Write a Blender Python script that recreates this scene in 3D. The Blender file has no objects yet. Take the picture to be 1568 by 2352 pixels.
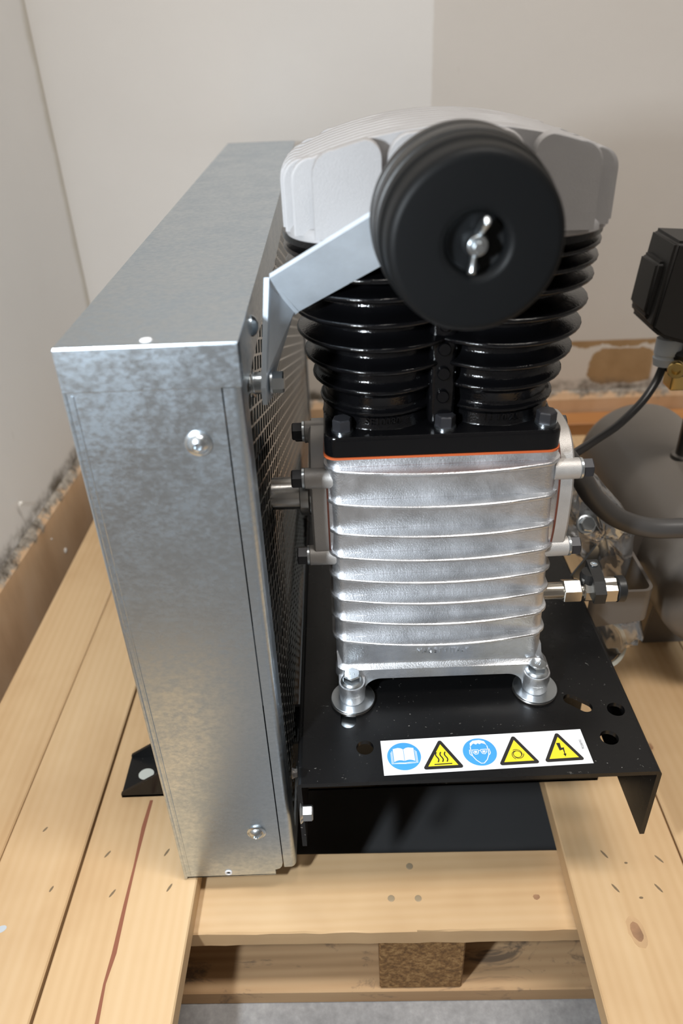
import bpy, bmesh, math, random
from mathutils import Vector, Matrix
random.seed(4)
scn = bpy.context.scene
COL = scn.collection
V = Vector

# ------------------------------------------------------------------ camera
# working coordinates: millimetres, z = 0 on the compressor's base plate,
# camera at (0, 0, 470).  The concrete floor lies ZF below the plate.
ZF = 284.0
FPX, CX, CY = 1729.5, 784.0, 1176.0
CAM = V((0, 0, 470))
_p, _r, _y = math.radians(32.70), math.radians(-2.342), math.radians(0.296)
_f = V((0, math.cos(_p), -math.sin(_p))); _rt = V((1, 0, 0)); _u = _rt.cross(_f)
_R = Matrix.Rotation(_y, 3, 'Z')
RIGHT = _R @ (_rt*math.cos(_r) + _u*math.sin(_r))
UP = _R @ (-_rt*math.sin(_r) + _u*math.cos(_r))
FWD = _R @ _f
def W(p): return V((p[0]/1000, p[1]/1000, (p[2]+ZF)/1000))
def ray(px, py): return RIGHT*((px-CX)/FPX) - UP*((py-CY)/FPX) + FWD
def on_z(px, py, z): d = ray(px, py); return CAM + d*((z-CAM.z)/d.z)
def on_y(px, py, y): d = ray(px, py); return CAM + d*((y-CAM.y)/d.y)
def on_x(px, py, x): d = ray(px, py); return CAM + d*((x-CAM.x)/d.x)

cd = bpy.data.cameras.new('camera'); cam = bpy.data.objects.new('camera', cd); COL.objects.link(cam)
m3 = Matrix((RIGHT, UP, -FWD)).transposed()
cam.matrix_world = Matrix.Translation(W(CAM)) @ m3.to_4x4()
cd.sensor_fit = 'VERTICAL'; cd.sensor_height = 36; cd.lens = FPX/2352*36
cd.clip_start = 0.02; cd.clip_end = 30
cd.dof.use_dof = True; cd.dof.focus_distance = 0.575; cd.dof.aperture_fstop = 5.6
scn.camera = cam

# ------------------------------------------------------------------ light
world = bpy.data.worlds.new('world'); scn.world = world; world.use_nodes = True
world.node_tree.nodes['Background'].inputs[0].default_value = (0.9, 0.93, 1, 1)
world.node_tree.nodes['Background'].inputs[1].default_value = 0.05
scn.view_settings.view_transform = 'Standard'; scn.view_settings.look = 'None'
scn.view_settings.gamma = 1; scn.view_settings.use_curve_mapping = False
scn.view_settings.exposure = 0.0
def area(name, loc, aim, sx, sy, watts, col, spread=180):
    l = bpy.data.lights.new(name, 'AREA'); l.shape = 'RECTANGLE'; l.size = sx; l.size_y = sy
    l.energy = watts; l.color = col; l.spread = math.radians(spread)
    o = bpy.data.objects.new(name, l); COL.objects.link(o); o.location = loc
    o.rotation_euler = (V(aim)-V(loc)).to_track_quat('-Z', 'Y').to_euler()
    return o
# the photographer's flash head, held to the left of the lens
fl = V((-275, -5, 490))
area('camera_flash', W(fl), W((10, 440, 130)), 0.035, 0.065, 2.6, (0.86, 0.935, 1.0), 120)
# ceiling fittings of the workshop
area('ceiling_light', (0.55, 0.05, 2.64), (0.55, 0.05, 0), 1.25, 0.30, 39.5, (1.0, 0.945, 0.88))
area('ceiling_light', (0.55, -1.8, 2.64), (0.55, -1.8, 0), 1.25, 0.30, 1.5, (1.0, 0.945, 0.88))

# ------------------------------------------------------------------ helpers
ORG = V((0, 0, 0))
class B:
    """collects geometry (mm, plate coordinates) for ONE mesh object"""
    def __init__(s): s.bm = bmesh.new()
    def add(s, vs, fs):
        b = [s.bm.verts.new(V(v)) for v in vs]
        for f in fs:
            try: s.bm.faces.new([b[i] for i in f])
            except ValueError: pass
        return b
    def box(s, x0, x1, y0, y1, z0, z1, bev=0, seg=2):
        t = bmesh.new()
        bmesh.ops.create_cube(t, size=1)
        for v in t.verts:
            v.co = V((x0+(v.co.x+.5)*(x1-x0), y0+(v.co.y+.5)*(y1-y0), z0+(v.co.z+.5)*(z1-z0)))
        if bev: bmesh.ops.bevel(t, geom=t.edges[:], offset=bev, segments=seg, affect='EDGES', profile=.5)
        s.merge(t); return s
    def merge(s, t, mat=None):
        t.verts.index_update()
        s.add([(mat @ v.co) if mat else v.co.copy() for v in t.verts], [[v.index for v in f.verts] for f in t.faces]); t.free()
    def lathe(s, prof, o, ax, seg=48, phase=0, closed=False):
        """prof: (distance along ax, radius); rings capped at both ends"""
        o = V(o); ax = V(ax).normalized(); a = ax.orthogonal().normalized(); b = ax.cross(a)
        if abs(ax.x) > .9: a = V((0, 1, 0)); b = ax.cross(a)
        elif abs(ax.z) > .9: a = V((1, 0, 0)); b = ax.cross(a)
        elif abs(ax.y) > .9: a = V((1, 0, 0)); b = ax.cross(a)
        vs = []; fs = []
        for d, r in prof:
            for i in range(seg):
                t = 2*math.pi*i/seg + phase
                vs.append(o + ax*d + (a*math.cos(t)+b*math.sin(t))*max(r, 1e-4))
        n = len(prof)
        for j in range(n-1):
            for i in range(seg):
                k = (i+1) % seg
                fs.append((j*seg+i, j*seg+k, (j+1)*seg+k, (j+1)*seg+i))
        if closed:
            for i in range(seg):
                k = (i+1) % seg
                fs.append(((n-1)*seg+i, (n-1)*seg+k, k, i))
        else:
            fs.append(tuple(reversed(range(seg)))); fs.append(tuple(range((n-1)*seg, n*seg)))
        s.add(vs, fs); return s
    def loft(s, rings, cap=True):
        n = len(rings[0]); vs = [v for r in rings for v in r]; fs = []
        for j in range(len(rings)-1):
            for i in range(n):
                k = (i+1) % n
                fs.append((j*n+i, j*n+k, (j+1)*n+k, (j+1)*n+i))
        if cap: fs.append(tuple(reversed(range(n)))); fs.append(tuple(range((len(rings)-1)*n, len(rings)*n)))
        s.add(vs, fs); return s
    def prism(s, poly, ext):
        ext = V(ext); n = len(poly); a = [V(p) for p in poly]
        s.add(a + [p+ext for p in a], [tuple(reversed(range(n))), tuple(range(n, 2*n))] +
              [(i, (i+1) % n, n+(i+1) % n, n+i) for i in range(n)]); return s
    def tube(s, pts, r, seg=16, steps=10, flat=None):
        P = [V(p) for p in pts]
        if steps:
            Q = [P[0]*2-P[1]] + P + [P[-1]*2-P[-2]]; out = []
            for i in range(1, len(Q)-2):
                for k in range(steps):
                    t = k/steps; a, b, c, d = Q[i-1:i+3]
                    out.append(.5*((2*b)+(c-a)*t+(2*a-5*b+4*c-d)*t*t+(3*b-a-3*c+d)*t**3))
            P = out + [P[-1]]
        rings = []; nrm = None
        for i, p in enumerate(P):
            t = (P[min(i+1, len(P)-1)]-P[max(i-1, 0)]).normalized()
            if nrm is None: nrm = t.orthogonal().normalized()
            nrm = (nrm - t*nrm.dot(t)).normalized(); b = t.cross(nrm)
            rr = r(i/(len(P)-1)) if callable(r) else r
            rings.append([p + (nrm*math.cos(2*math.pi*k/seg)+b*math.sin(2*math.pi*k/seg))*rr for k in range(seg)])
        return s.loft(rings)
    def holes(s, outer, holes, z0, z1):
        t = bmesh.new(); loops = []
        for lp in [outer]+holes:
            vs = [t.verts.new((p[0], p[1], z1)) for p in lp]
            es = [t.edges.new((vs[i], vs[(i+1) % len(vs)])) for i in range(len(vs))]; loops.append(lp)
        bmesh.ops.triangle_fill(t, use_beauty=True, use_dissolve=False, edges=t.edges[:], normal=(0, 0, 1))
        t.verts.index_update()
        top = [v.co.copy() for v in t.verts]; F = [[v.index for v in f.verts] for f in t.faces]; t.free()
        s.add(top, F); s.add([V((p.x, p.y, z0)) for p in top], [list(reversed(f)) for f in F])
        for lp in loops:
            n = len(lp)
            s.add([V((p[0], p[1], z)) for z in (z0, z1) for p in lp], [(i, (i+1) % n, n+(i+1) % n, n+i) for i in range(n)])
        return s

def circ(cx, cy, r, n=32): return [(cx+r*math.cos(2*math.pi*i/n), cy+r*math.sin(2*math.pi*i/n)) for i in range(n)]
def slot(x0, y0, x1, y1, r, n=12):
    a = math.atan2(y1-y0, x1-x0); o = []
    for i in range(n+1): t = a-math.pi/2+math.pi*i/n; o.append((x1+r*math.cos(t), y1+r*math.sin(t)))
    for i in range(n+1): t = a+math.pi/2+math.pi*i/n; o.append((x0+r*math.cos(t), y0+r*math.sin(t)))
    return o
def rrect(x0, x1, y0, y1, r, n=6):
    o = []
    for cx, cy, a in ((x1-r, y1-r, 0), (x0+r, y1-r, 90), (x0+r, y0+r, 180), (x1-r, y0+r, 270)):
        for i in range(n+1): t = math.radians(a+90*i/n); o.append((cx+r*math.cos(t), cy+r*math.sin(t)))
    return o

def obj(name, b, mat, parent=None, org=None, smooth=35, kind=None, label=None):
    bm = b.bm; bmesh.ops.remove_doubles(bm, verts=bm.verts[:], dist=1e-3)
    bmesh.ops.recalc_face_normals(bm, faces=bm.faces[:])
    me = bpy.data.meshes.new(name)
    o_ = V(parent['_org']) if parent is not None else (V(org) if org is not None else V((0, 0, 0)))
    for v in bm.verts: v.co = (v.co - o_)/1000
    bm.to_mesh(me); bm.free()
    me.materials.append(mat)
    if smooth:
        for p in me.polygons: p.use_smooth = True
        me.set_sharp_from_angle(angle=math.radians(smooth))
    ob = bpy.data.objects.new(name, me); COL.objects.link(ob)
    ob['_org'] = list(o_)
    if smooth:
        wn = ob.modifiers.new('weighted_normals', 'WEIGHTED_NORMAL'); wn.keep_sharp = True; wn.weight = 60
    if parent is not None: ob.parent = parent
    else: ob.location = W(o_)
    if kind: ob['kind'] = kind
    if label: ob['label'] = label
    return ob
def thing(name, label, cat, org, group=None):
    o = bpy.data.objects.new(name, None); COL.objects.link(o); o.empty_display_size = .03
    o.location = W(org); o['_org'] = list(org); o['label'] = label; o['category'] = cat
    if group: o['group'] = group
    return o
def tag(o, label, cat, group=None):
    o['label'] = label; o['category'] = cat
    if group: o['group'] = group
    return o
def text_mesh(s, size, depth):
    cu = bpy.data.curves.new('t', 'FONT'); cu.body = s; cu.size = size; cu.extrude = depth/2
    cu.align_x = 'CENTER'; cu.align_y = 'CENTER'; cu.resolution_u = 3
    o = bpy.data.objects.new('t', cu); COL.objects.link(o)
    dg = bpy.context.evaluated_depsgraph_get(); me = bpy.data.meshes.new_from_object(o.evaluated_get(dg))
    vs = [v.co.copy() for v in me.vertices]; fs = [list(p.vertices) for p in me.polygons]
    bpy.data.objects.remove(o); bpy.data.curves.remove(cu); bpy.data.meshes.remove(me)
    return vs, fs
def hexbolt(b, c, ax, af, h, fl_r=0, fl_h=1.6, phase=0, dome=.8):
    """hex head standing on point c along ax"""
    c = V(c); ax = V(ax).normalized(); R = af/math.sqrt(3); o = 0
    if fl_r:
        b.lathe([(0, fl_r-.3), (.3, fl_r), (fl_h*.6, fl_r-.4), (fl_h+.4, R*.98)], c, ax, 40); o = fl_h*.7
    b.lathe([(o, R), (h-dome, R), (h, R*.86)], c, ax, 6, phase)
    b.lathe([(h-dome*.6, af/2*.97), (h+.05, af/2*.9)], c, ax, 32)
    return b

# ------------------------------------------------------------------ materials
def nt(name):
    m = bpy.data.materials.new(name); m.use_nodes = True
    return m, m.node_tree, m.node_tree.nodes['Principled BSDF']
def lk(t, a, b): t.links.new(a, b)
def noise(t, scale, detail=3, rough=.5, vec=None, mapping=None, dist=0):
    n = t.nodes.new('ShaderNodeTexNoise'); n.inputs['Scale'].default_value = scale
    n.inputs['Detail'].default_value = detail; n.inputs['Roughness'].default_value = rough; n.inputs['Distortion'].default_value = dist
    c = t.nodes.new('ShaderNodeTexCoord'); src = c.outputs['Object']
    if mapping:
        mp = t.nodes.new('ShaderNodeMapping'); mp.inputs['Scale'].default_value = mapping; lk(t, src, mp.inputs[0]); src = mp.outputs[0]
    lk(t, vec if vec else src, n.inputs['Vector']); return n
def ramp(t, fac, stops):
    r = t.nodes.new('ShaderNodeValToRGB'); e = r.color_ramp.elements
    while len(e) < len(stops): e.new(.5)
    for i, (p, c) in enumerate(stops):
        e[i].position = p; e[i].color = (c[0], c[1], c[2], 1) if hasattr(c, '__len__') else (c, c, c, 1)
    lk(t, fac, r.inputs[0]); return r
def bump(t, bsdf, h, strength, dist=.001):
    b = t.nodes.new('ShaderNodeBump'); b.inputs['Strength'].default_value = strength; b.inputs['Distance'].default_value = dist
    lk(t, h, b.inputs['Height']); lk(t, b.outputs[0], bsdf.inputs['Normal']); return b
def mixc(t, fac, a, b, mode='MIX'):
    m = t.nodes.new('ShaderNodeMix'); m.data_type = 'RGBA'; m.blend_type = mode
    for s, v in ((m.inputs[0], fac), (m.inputs[6], a), (m.inputs[7], b)):
        if hasattr(v, 'links'): lk(t, v, s)
        elif hasattr(v, '__len__'): s.default_value = (v[0], v[1], v[2], 1)
        else: s.default_value = v
    return m.outputs[2]
def math_(t, op, a, b=None):
    m = t.nodes.new('ShaderNodeMath'); m.operation = op
    for s, v in ((m.inputs[0], a), (m.inputs[1], b)):
        if v is None: continue
        if hasattr(v, 'links'): lk(t, v, s)
        else: s.default_value = v
    return m.outputs[0]
def simple(name, col, rough=.5, metal=0, bscale=0, bstr=.1, coat=0, var=0, bdist=.0004):
    m, t, p = nt(name); p.inputs['Base Color'].default_value = (*col, 1); p.inputs['Roughness'].default_value = rough
    p.inputs['Metallic'].default_value = metal; p.inputs['Coat Weight'].default_value = coat; p.inputs['Coat Roughness'].default_value = .06
    if bscale: n = noise(t, bscale, 3); bump(t, p, n.outputs[0], bstr, bdist)
    if var:
        n2 = noise(t, 60, 4); r = ramp(t, n2.outputs[0], [(.3, [c*(1-var) for c in col]), (.7, [min(1, c*(1+var)) for c in col])])
        lk(t, r.outputs[0], p.inputs['Base Color'])
    return m

M = {}
def make_alu(name, base, r0, r1, bs, bstr, mot=.10, sc=900, metal=1):
    m, t, p = nt(name); p.inputs['Metallic'].default_value = metal
    a = noise(t, 45, 5, .65); c = ramp(t, a.outputs[0], [(.3, [x*(1-mot) for x in base]), (.7, base)]); lk(t, c.outputs[0], p.inputs['Base Color'])
    r = ramp(t, a.outputs[0], [(.3, r0), (.7, r1)]); lk(t, r.outputs[0], p.inputs['Roughness'])
    n = noise(t, sc, 2); bump(t, p, n.outputs[0], bstr, bs); return m
M['alu'] = make_alu('cast_aluminium', (.74, .75, .77), .36, .50, .0005, .4, .2)
M['alu_sand'] = make_alu('sandcast_aluminium', (.41, .405, .41), .52, .62, .0004, .55, .05, 2600, .3)
M['alu_side'] = make_alu('cover_aluminium', (.52, .50, .48), .42, .52, .0004, .4, .1, 2200, .6)
M['black_gloss'] = simple('black_gloss_paint', (.003, .003, .0035), .13, 0, 700, .4, 0)
M['black_gloss'].node_tree.nodes['Principled BSDF'].inputs['Specular IOR Level'].default_value = .36
M['bolt_black'] = simple('black_oxide_steel', (.03, .03, .034), .42, .3, 500, .1)
M['filter'] = simple('black_plastic', (.0055, .006, .0065), .48, 0, 1500, .1)
M['filter'].node_tree.nodes['Principled BSDF'].inputs['Specular IOR Level'].default_value = .14
M['filter_rubber'] = simple('dull_black_plastic', (.010, .0098, .0095), .42, 0, 900, .08)
M['zinc'] = simple('zinc_plate', (.60, .65, .69), .28, 1, 250, .08, var=.08)
M['zinc_strap'] = make_alu('zinc_passivated', (.74, .84, .94), .46, .58, .0003, .25, .12, 500, .55)
M['nickel'] = simple('nickel_brass', (.50, .47, .42), .26, 1, 300, .06)
M['brass'] = simple('yellow_brass', (.62, .44, .16), .24, 1)
M['steel'] = simple('bright_steel', (.55, .54, .52), .24, 1, 300, .05)
M['dark_steel'] = simple('dark_steel', (.20, .19, .18), .35, 1)
M['gasket'] = simple('orange_gasket', (.50, .10, .025), .55, 0, 300, .1)
M['gasket_dark'] = simple('brown_gasket', (.10, .024, .011), .6)
M['plastic_black'] = simple('moulded_black_plastic', (.012, .012, .012), .38, 0, 600, .12)
M['switch'] = simple('switch_black_plastic', (.009, .0085, .008), .5, 0, 600, .1)
M['gland'] = simple('grey_nylon', (.52, .57, .62), .45)
M['cable'] = simple('cable_rubber', (.008, .008, .009), .35)
M['hose'] = simple('hose_rubber', (.055, .052, .050), .38, 0, 500, .1)
M['tank'] = simple('tank_grey_enamel', (.13, .115, .10), .34, 0, 200, .05, .25)
M['bracket'] = simple('bracket_grey_enamel', (.12, .105, .092), .38, 0, 300, .06)
M['white'] = simple('label_white', (.82, .83, .85), .35)
M['blue'] = simple('label_blue', (.06, .33, .74), .35)
M['yellow'] = simple('label_yellow', (.82, .66, .03), .35)
M['ink'] = simple('label_black', (.018, .016, .015), .4)
M['crumb'] = simple('plaster_crumb', (.72, .68, .62), .9, 0, 300, .4)
M['belt'] = simple('belt_rubber', (.012, .012, .012), .6)
M['red'] = simple('red_marker', (.27, .095, .05), .7)
M['rubber'] = simple('rubber_grey_black', (.03, .03, .03), .6, 0, 400, .1)
M['offwhite'] = simple('off_white_plastic', (.55, .57, .52), .45)

def make_plate():
    m, t, p = nt('black_powder_coat')
    n = noise(t, 420, 2, .5); d = ramp(t, n.outputs[0], [(.705, 0.0), (.745, 1.0)])
    n2 = noise(t, 14, 4); sp = math_(t, 'MULTIPLY', d.outputs[0], ramp(t, n2.outputs[0], [(.45, 0.0), (.7, .7)]).outputs[0])
    lk(t, mixc(t, sp, (.0045, .0045, .0048), (.28, .27, .25)), p.inputs['Base Color'])
    r = ramp(t, n2.outputs[0], [(.3, .24), (.7, .34)]); lk(t, r.outputs[0], p.inputs['Roughness'])
    p.inputs['Specular IOR Level'].default_value = .35
    bump(t, p, noise(t, 900, 2).outputs[0], .12, .0002); return m
M['plate'] = make_plate()
def make_galv():
    m, t, p = nt('galvanised_sheet'); p.inputs['Metallic'].default_value = 1
    a = noise(t, 230, 5, .65, mapping=(1, 1, 1.5)); b = noise(t, 30, 4, .6)
    s = math_(t, 'ADD', math_(t, 'MULTIPLY', a.outputs[0], .62), math_(t, 'MULTIPLY', b.outputs[0], .38))
    lk(t, ramp(t, s, [(.38, (.47, .545, .615)), (.62, (.60, .665, .72))]).outputs[0], p.inputs['Base Color'])
    lk(t, ramp(t, s, [(.40, .42), (.6, .29)]).outputs[0], p.inputs['Roughness'])
    w = noise(t, 60, 2, .5, mapping=(.06, .06, 9)); h = math_(t, 'ADD', math_(t, 'MULTIPLY', w.outputs[0], .25), a.outputs[0])
    bump(t, p, h, .07, .0005); return m
M['galv'] = make_galv()

def make_wood(name, axis, c0, c1, c2, rough=.62):
    m, t, p = nt(name)
    mp = [26, 26, 26]; mp[axis] = 1.3
    oi = t.nodes.new('ShaderNodeObjectInfo'); tc = t.nodes.new('ShaderNodeTexCoord')
    ad = t.nodes.new('ShaderNodeVectorMath'); ad.operation = 'MULTIPLY_ADD'
    cb = t.nodes.new('ShaderNodeCombineXYZ')
    for i in range(3): lk(t, oi.outputs['Random'], cb.inputs[i])
    lk(t, cb.outputs[0], ad.inputs[0]); ad.inputs[1].default_value = (7, 13, 5); lk(t, tc.outputs['Object'], ad.inputs[2])
    mpn = t.nodes.new('ShaderNodeMapping'); mpn.inputs['Scale'].default_value = mp; lk(t, ad.outputs[0], mpn.inputs[0])
    a = noise(t, 1.0, 4, .55, vec=mpn.outputs[0], dist=.6)
    wv = t.nodes.new('ShaderNodeTexWave'); wv.wave_type = 'BANDS'; wv.bands_direction = 'XYZ'[1 if axis == 0 else 0]
    wv.inputs['Scale'].default_value = 1.4; wv.inputs['Distortion'].default_value = 5; wv.inputs['Detail'].default_value = 2
    wv.inputs['Detail Scale'].default_value = .6; lk(t, mpn.outputs[0], wv.inputs['Vector'])
    f = math_(t, 'ADD', math_(t, 'MULTIPLY', a.outputs[0], .88), math_(t, 'MULTIPLY', wv.outputs['Fac'], .12))
    c = ramp(t, f, [(.25, c0), (.5, c1), (.78, c2)])
    n2 = noise(t, 5, 4, .6, vec=ad.outputs[0]); st = ramp(t, n2.outputs[0], [(.34, (.88, .84, .80)), (.56, (1, 1, 1))])
    lk(t, mixc(t, 1.0, c.outputs[0], st.outputs[0], 'MULTIPLY'), p.inputs['Base Color'])
    p.inputs['Roughness'].default_value = rough
    fb = noise(t, 1.0, 3, .6, vec=mpn.outputs[0]); mpn2 = t.nodes.new('ShaderNodeMapping'); mpn2.inputs['Scale'].default_value = (4, 4, 4); lk(t, mpn.outputs[0], mpn2.inputs[0]); lk(t, mpn2.outputs[0], fb.inputs['Vector'])
    bump(t, p, fb.outputs[0], .25, .0006); return m
pine = ((.585, .385, .20), (.645, .445, .245), (.69, .495, .29))
M['wood_y'] = make_wood('pine_lengthways', 1, *pine)
M['wood_x'] = make_wood('pine_crossways', 0, *pine)
M['wood_old'] = make_wood('pine_grime_shade', 0, (.36, .22, .11), (.50, .32, .17), (.60, .41, .23), .75)
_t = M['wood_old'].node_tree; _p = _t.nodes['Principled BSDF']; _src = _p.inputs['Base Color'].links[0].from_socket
_g = ramp(_t, noise(_t, 22, 5, .7, mapping=(.5, 1.6, 1), dist=1.2).outputs[0], [(.56, 0.0), (.66, .75)]).outputs[0]  # dark streaks put both dirt and shading into the bottom boards' colour
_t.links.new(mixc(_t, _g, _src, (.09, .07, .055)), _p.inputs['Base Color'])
M['wood_end'] = make_wood('orange_pine', 0, (.48, .21, .07), (.58, .28, .10), (.66, .36, .15))
def make_chip():
    m, t, p = nt('pressed_chip_block'); n = noise(t, 240, 3, .7)
    lk(t, ramp(t, n.outputs[0], [(.35, (.15, .075, .025)), (.5, (.26, .135, .045)), (.68, (.42, .25, .10))]).outputs[0], p.inputs['Base Color'])
    p.inputs['Roughness'].default_value = .85; bump(t, p, n.outputs[0], .6, .001); return m
M['chip'] = make_chip()
M['knot'] = simple('pine_knot', (.40, .22, .115), .6, 0, 120, .2, var=.35)
M['gouge'] = simple('dark_gouge', (.20, .14, .08), .8)
M['nail'] = simple('dull_nail', (.40, .31, .20), .5, .3)
def make_concrete():
    m, t, p = nt('grey_concrete'); a = noise(t, 9, 6, .65); b = noise(t, 160, 3, .6)
    c = ramp(t, a.outputs[0], [(.32, (.22, .22, .225)), (.55, (.34, .34, .345)), (.75, (.42, .42, .42))])
    c2 = ramp(t, b.outputs[0], [(.3, (.8, .8, .8)), (.6, (1, 1, 1)), (.75, (1.15, 1.15, 1.15))])
    lk(t, mixc(t, 1, c.outputs[0], c2.outputs[0], 'MULTIPLY'), p.inputs['Base Color']); p.inputs['Roughness'].default_value = .7
    bump(t, p, b.outputs[0], .2, .0006); return m
M['concrete'] = make_concrete()
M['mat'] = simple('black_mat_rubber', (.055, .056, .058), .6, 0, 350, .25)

def sep_pos(t):
    g = t.nodes.new('ShaderNodeNewGeometry'); s = t.nodes.new('ShaderNodeSeparateXYZ'); lk(t, g.outputs['Position'], s.inputs[0]); return s, g
def smooth_mask(t, val, lo, hi):
    m = t.nodes.new('ShaderNodeMapRange'); m.interpolation_type = 'SMOOTHSTEP'; m.inputs['From Min'].default_value = lo; m.inputs['From Max'].default_value = hi
    lk(t, val, m.inputs['Value']); return m.outputs[0]
def make_wall(name, back):
    m, t, p = nt(name); s, g = sep_pos(t); p.inputs['Roughness'].default_value = .75
    a = noise(t, 3.0, 5, .6); base = ramp(t, a.outputs[0], [(.3, (.76, .745, .725)), (.7, (.80, .785, .765))]).outputs[0]
    z = s.outputs[2]
    wob = math_(t, 'MULTIPLY', math_(t, 'SUBTRACT', noise(t, 14, 5, .7).outputs[0], .5), .05)
    if back:
        # the right-hand stretch was painted over in a greyer white
        xw = math_(t, 'ADD', s.outputs[0], math_(t, 'MULTIPLY', wob, .12))
        grey = ramp(t, a.outputs[0], [(.3, (.65, .615, .575)), (.7, (.69, .655, .615))]).outputs[0]
        base = mixc(t, smooth_mask(t, xw, .151, .156), base, grey)
        # band of old ochre paint with flakes of white above the skirting
        zr = (ZF-14)/1000
        band = math_(t, 'MULTIPLY', math_(t, 'SUBTRACT', 1.0, smooth_mask(t, math_(t, 'ADD', z, math_(t, 'MULTIPLY', wob, .06)), zr-.002, zr+.002)), math_(t, 'SUBTRACT', 1.0, smooth_mask(t, s.outputs[0], .566, .572)))
        fn = math_(t, 'SUBTRACT', noise(t, 24, 5, .6).outputs[0], .5)
        ex = math_(t, 'DIVIDE', math_(t, 'SUBTRACT', s.outputs[0], .512), .062); ez = math_(t, 'DIVIDE', math_(t, 'SUBTRACT', z, (ZF-64)/1000), .034)
        e = math_(t, 'ADD', math_(t, 'ADD', math_(t, 'POWER', math_(t, 'ABSOLUTE', ex), 3.0), math_(t, 'POWER', math_(t, 'ABSOLUTE', ez), 3.0)), math_(t, 'MULTIPLY', fn, 2.6))
        inner = math_(t, 'SUBTRACT', 1.0, smooth_mask(t, e, .9, 1.1))
        edge = smooth_mask(t, math_(t, 'ADD', z, math_(t, 'MULTIPLY', fn, .05)), zr-.013, zr-.010)
        och = math_(t, 'MAXIMUM', inner, edge)
        flake = mixc(t, och, (.70, .65, .59), ramp(t, noise(t, 40, 3).outputs[0], [(.3, (.36, .225, .105)), (.7, (.42, .27, .135))]).outputs[0])
        base = mixc(t, band, base, flake)
    # grime along the foot of the plaster
    dz = math_(t, 'ADD', z, math_(t, 'MULTIPLY', wob, .9)); zb = (ZF-107)/1000
    gn = noise(t, 26, 5, .65)
    gm = math_(t, 'MULTIPLY', math_(t, 'SUBTRACT', 1.0, smooth_mask(t, dz, zb+.006, zb+.028)), ramp(t, gn.outputs[0], [(.38, .15), (.6, 1)]).outputs[0])
    base = mixc(t, gm, base, (.13, .11, .085))
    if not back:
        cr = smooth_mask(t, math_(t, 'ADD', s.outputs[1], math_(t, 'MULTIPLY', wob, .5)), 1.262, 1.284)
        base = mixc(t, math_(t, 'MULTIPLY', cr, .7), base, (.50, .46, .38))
    # scattered scuffs
    sc = noise(t, 16, 2, .5, mapping=(1.0, 1.0, .35)); scm = ramp(t, sc.outputs[0], [(.735, 0.0), (.77, .55)]).outputs[0]
    base = mixc(t, scm, base, (.30, .26, .21))
    lk(t, base, p.inputs['Base Color']); bump(t, p, noise(t, 55, 4, .6).outputs[0], .12, .002); return m
M['wall_l'] = make_wall('wall_plaster', False); M['wall_b'] = make_wall('wall_plaster_patched', True)
M['wall_plain'] = simple('plain_plaster', (.42, .41, .40), .8)
M['ceiling'] = simple('ceiling_white', (.75, .74, .72), .85)
def make_skirt():
    m, t, p = nt('brown_skirting'); s, g = sep_pos(t)
    n = noise(t, 11, 5, .6, mapping=(1, 1, .35))
    c = ramp(t, n.outputs[0], [(.3, (.56, .35, .195)), (.52, (.71, .475, .285)), (.74, (.76, .555, .375))]).outputs[0]
    wob = math_(t, 'MULTIPLY', math_(t, 'SUBTRACT', noise(t, 28, 5, .7).outputs[0], .5), .06)
    zb = (ZF-107)/1000
    gm = smooth_mask(t, math_(t, 'ADD', s.outputs[2], wob), zb-.013, zb-.003)
    gr = ramp(t, noise(t, 60, 4, .7).outputs[0], [(.36, (.10, .08, .06)), (.62, (.42, .37, .31))]).outputs[0]
    lk(t, mixc(t, gm, c, gr), p.inputs['Base Color']); p.inputs['Roughness'].default_value = .5
    bump(t, p, n.outputs[0], .2, .002); return m
M['skirt'] = make_skirt()
def make_bag():
    m = bpy.data.materials.new('clear_polythene'); m.use_nodes = True; t = m.node_tree; t.nodes.clear()
    o = t.nodes.new('ShaderNodeOutputMaterial'); tr = t.nodes.new('ShaderNodeBsdfTransparent'); gl = t.nodes.new('ShaderNodeBsdfGlossy')
    df = t.nodes.new('ShaderNodeBsdfDiffuse'); df.inputs[0].default_value = (.8, .82, .85, 1)
    tr.inputs[0].default_value = (.93, .94, .95, 1); gl.inputs['Roughness'].default_value = .12; gl.inputs[0].default_value = (1, 1, 1, 1)
    lw = t.nodes.new('ShaderNodeFresnel'); lw.inputs[0].default_value = 1.5
    n = noise(t, 60, 2, .4); b = t.nodes.new('ShaderNodeBump'); b.inputs['Strength'].default_value = .35; b.inputs['Distance'].default_value = .002
    lk(t, n.outputs[0], b.inputs['Height']); lk(t, b.outputs[0], gl.inputs['Normal']); lk(t, b.outputs[0], lw.inputs['Normal'])
    m1 = t.nodes.new('ShaderNodeMixShader'); m1.inputs[0].default_value = .13; lk(t, tr.outputs[0], m1.inputs[1]); lk(t, df.outputs[0], m1.inputs[2])
    m2 = t.nodes.new('ShaderNodeMixShader'); lk(t, math_(t, 'ADD', math_(t, 'MULTIPLY', lw.outputs[0], 1.4), .12), m2.inputs[0]); lk(t, m1.outputs[0], m2.inputs[1]); lk(t, gl.outputs[0], m2.inputs[2])
    lk(t, m2.outputs[0], o.inputs[0]); return m
M['bag'] = make_bag()

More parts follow.
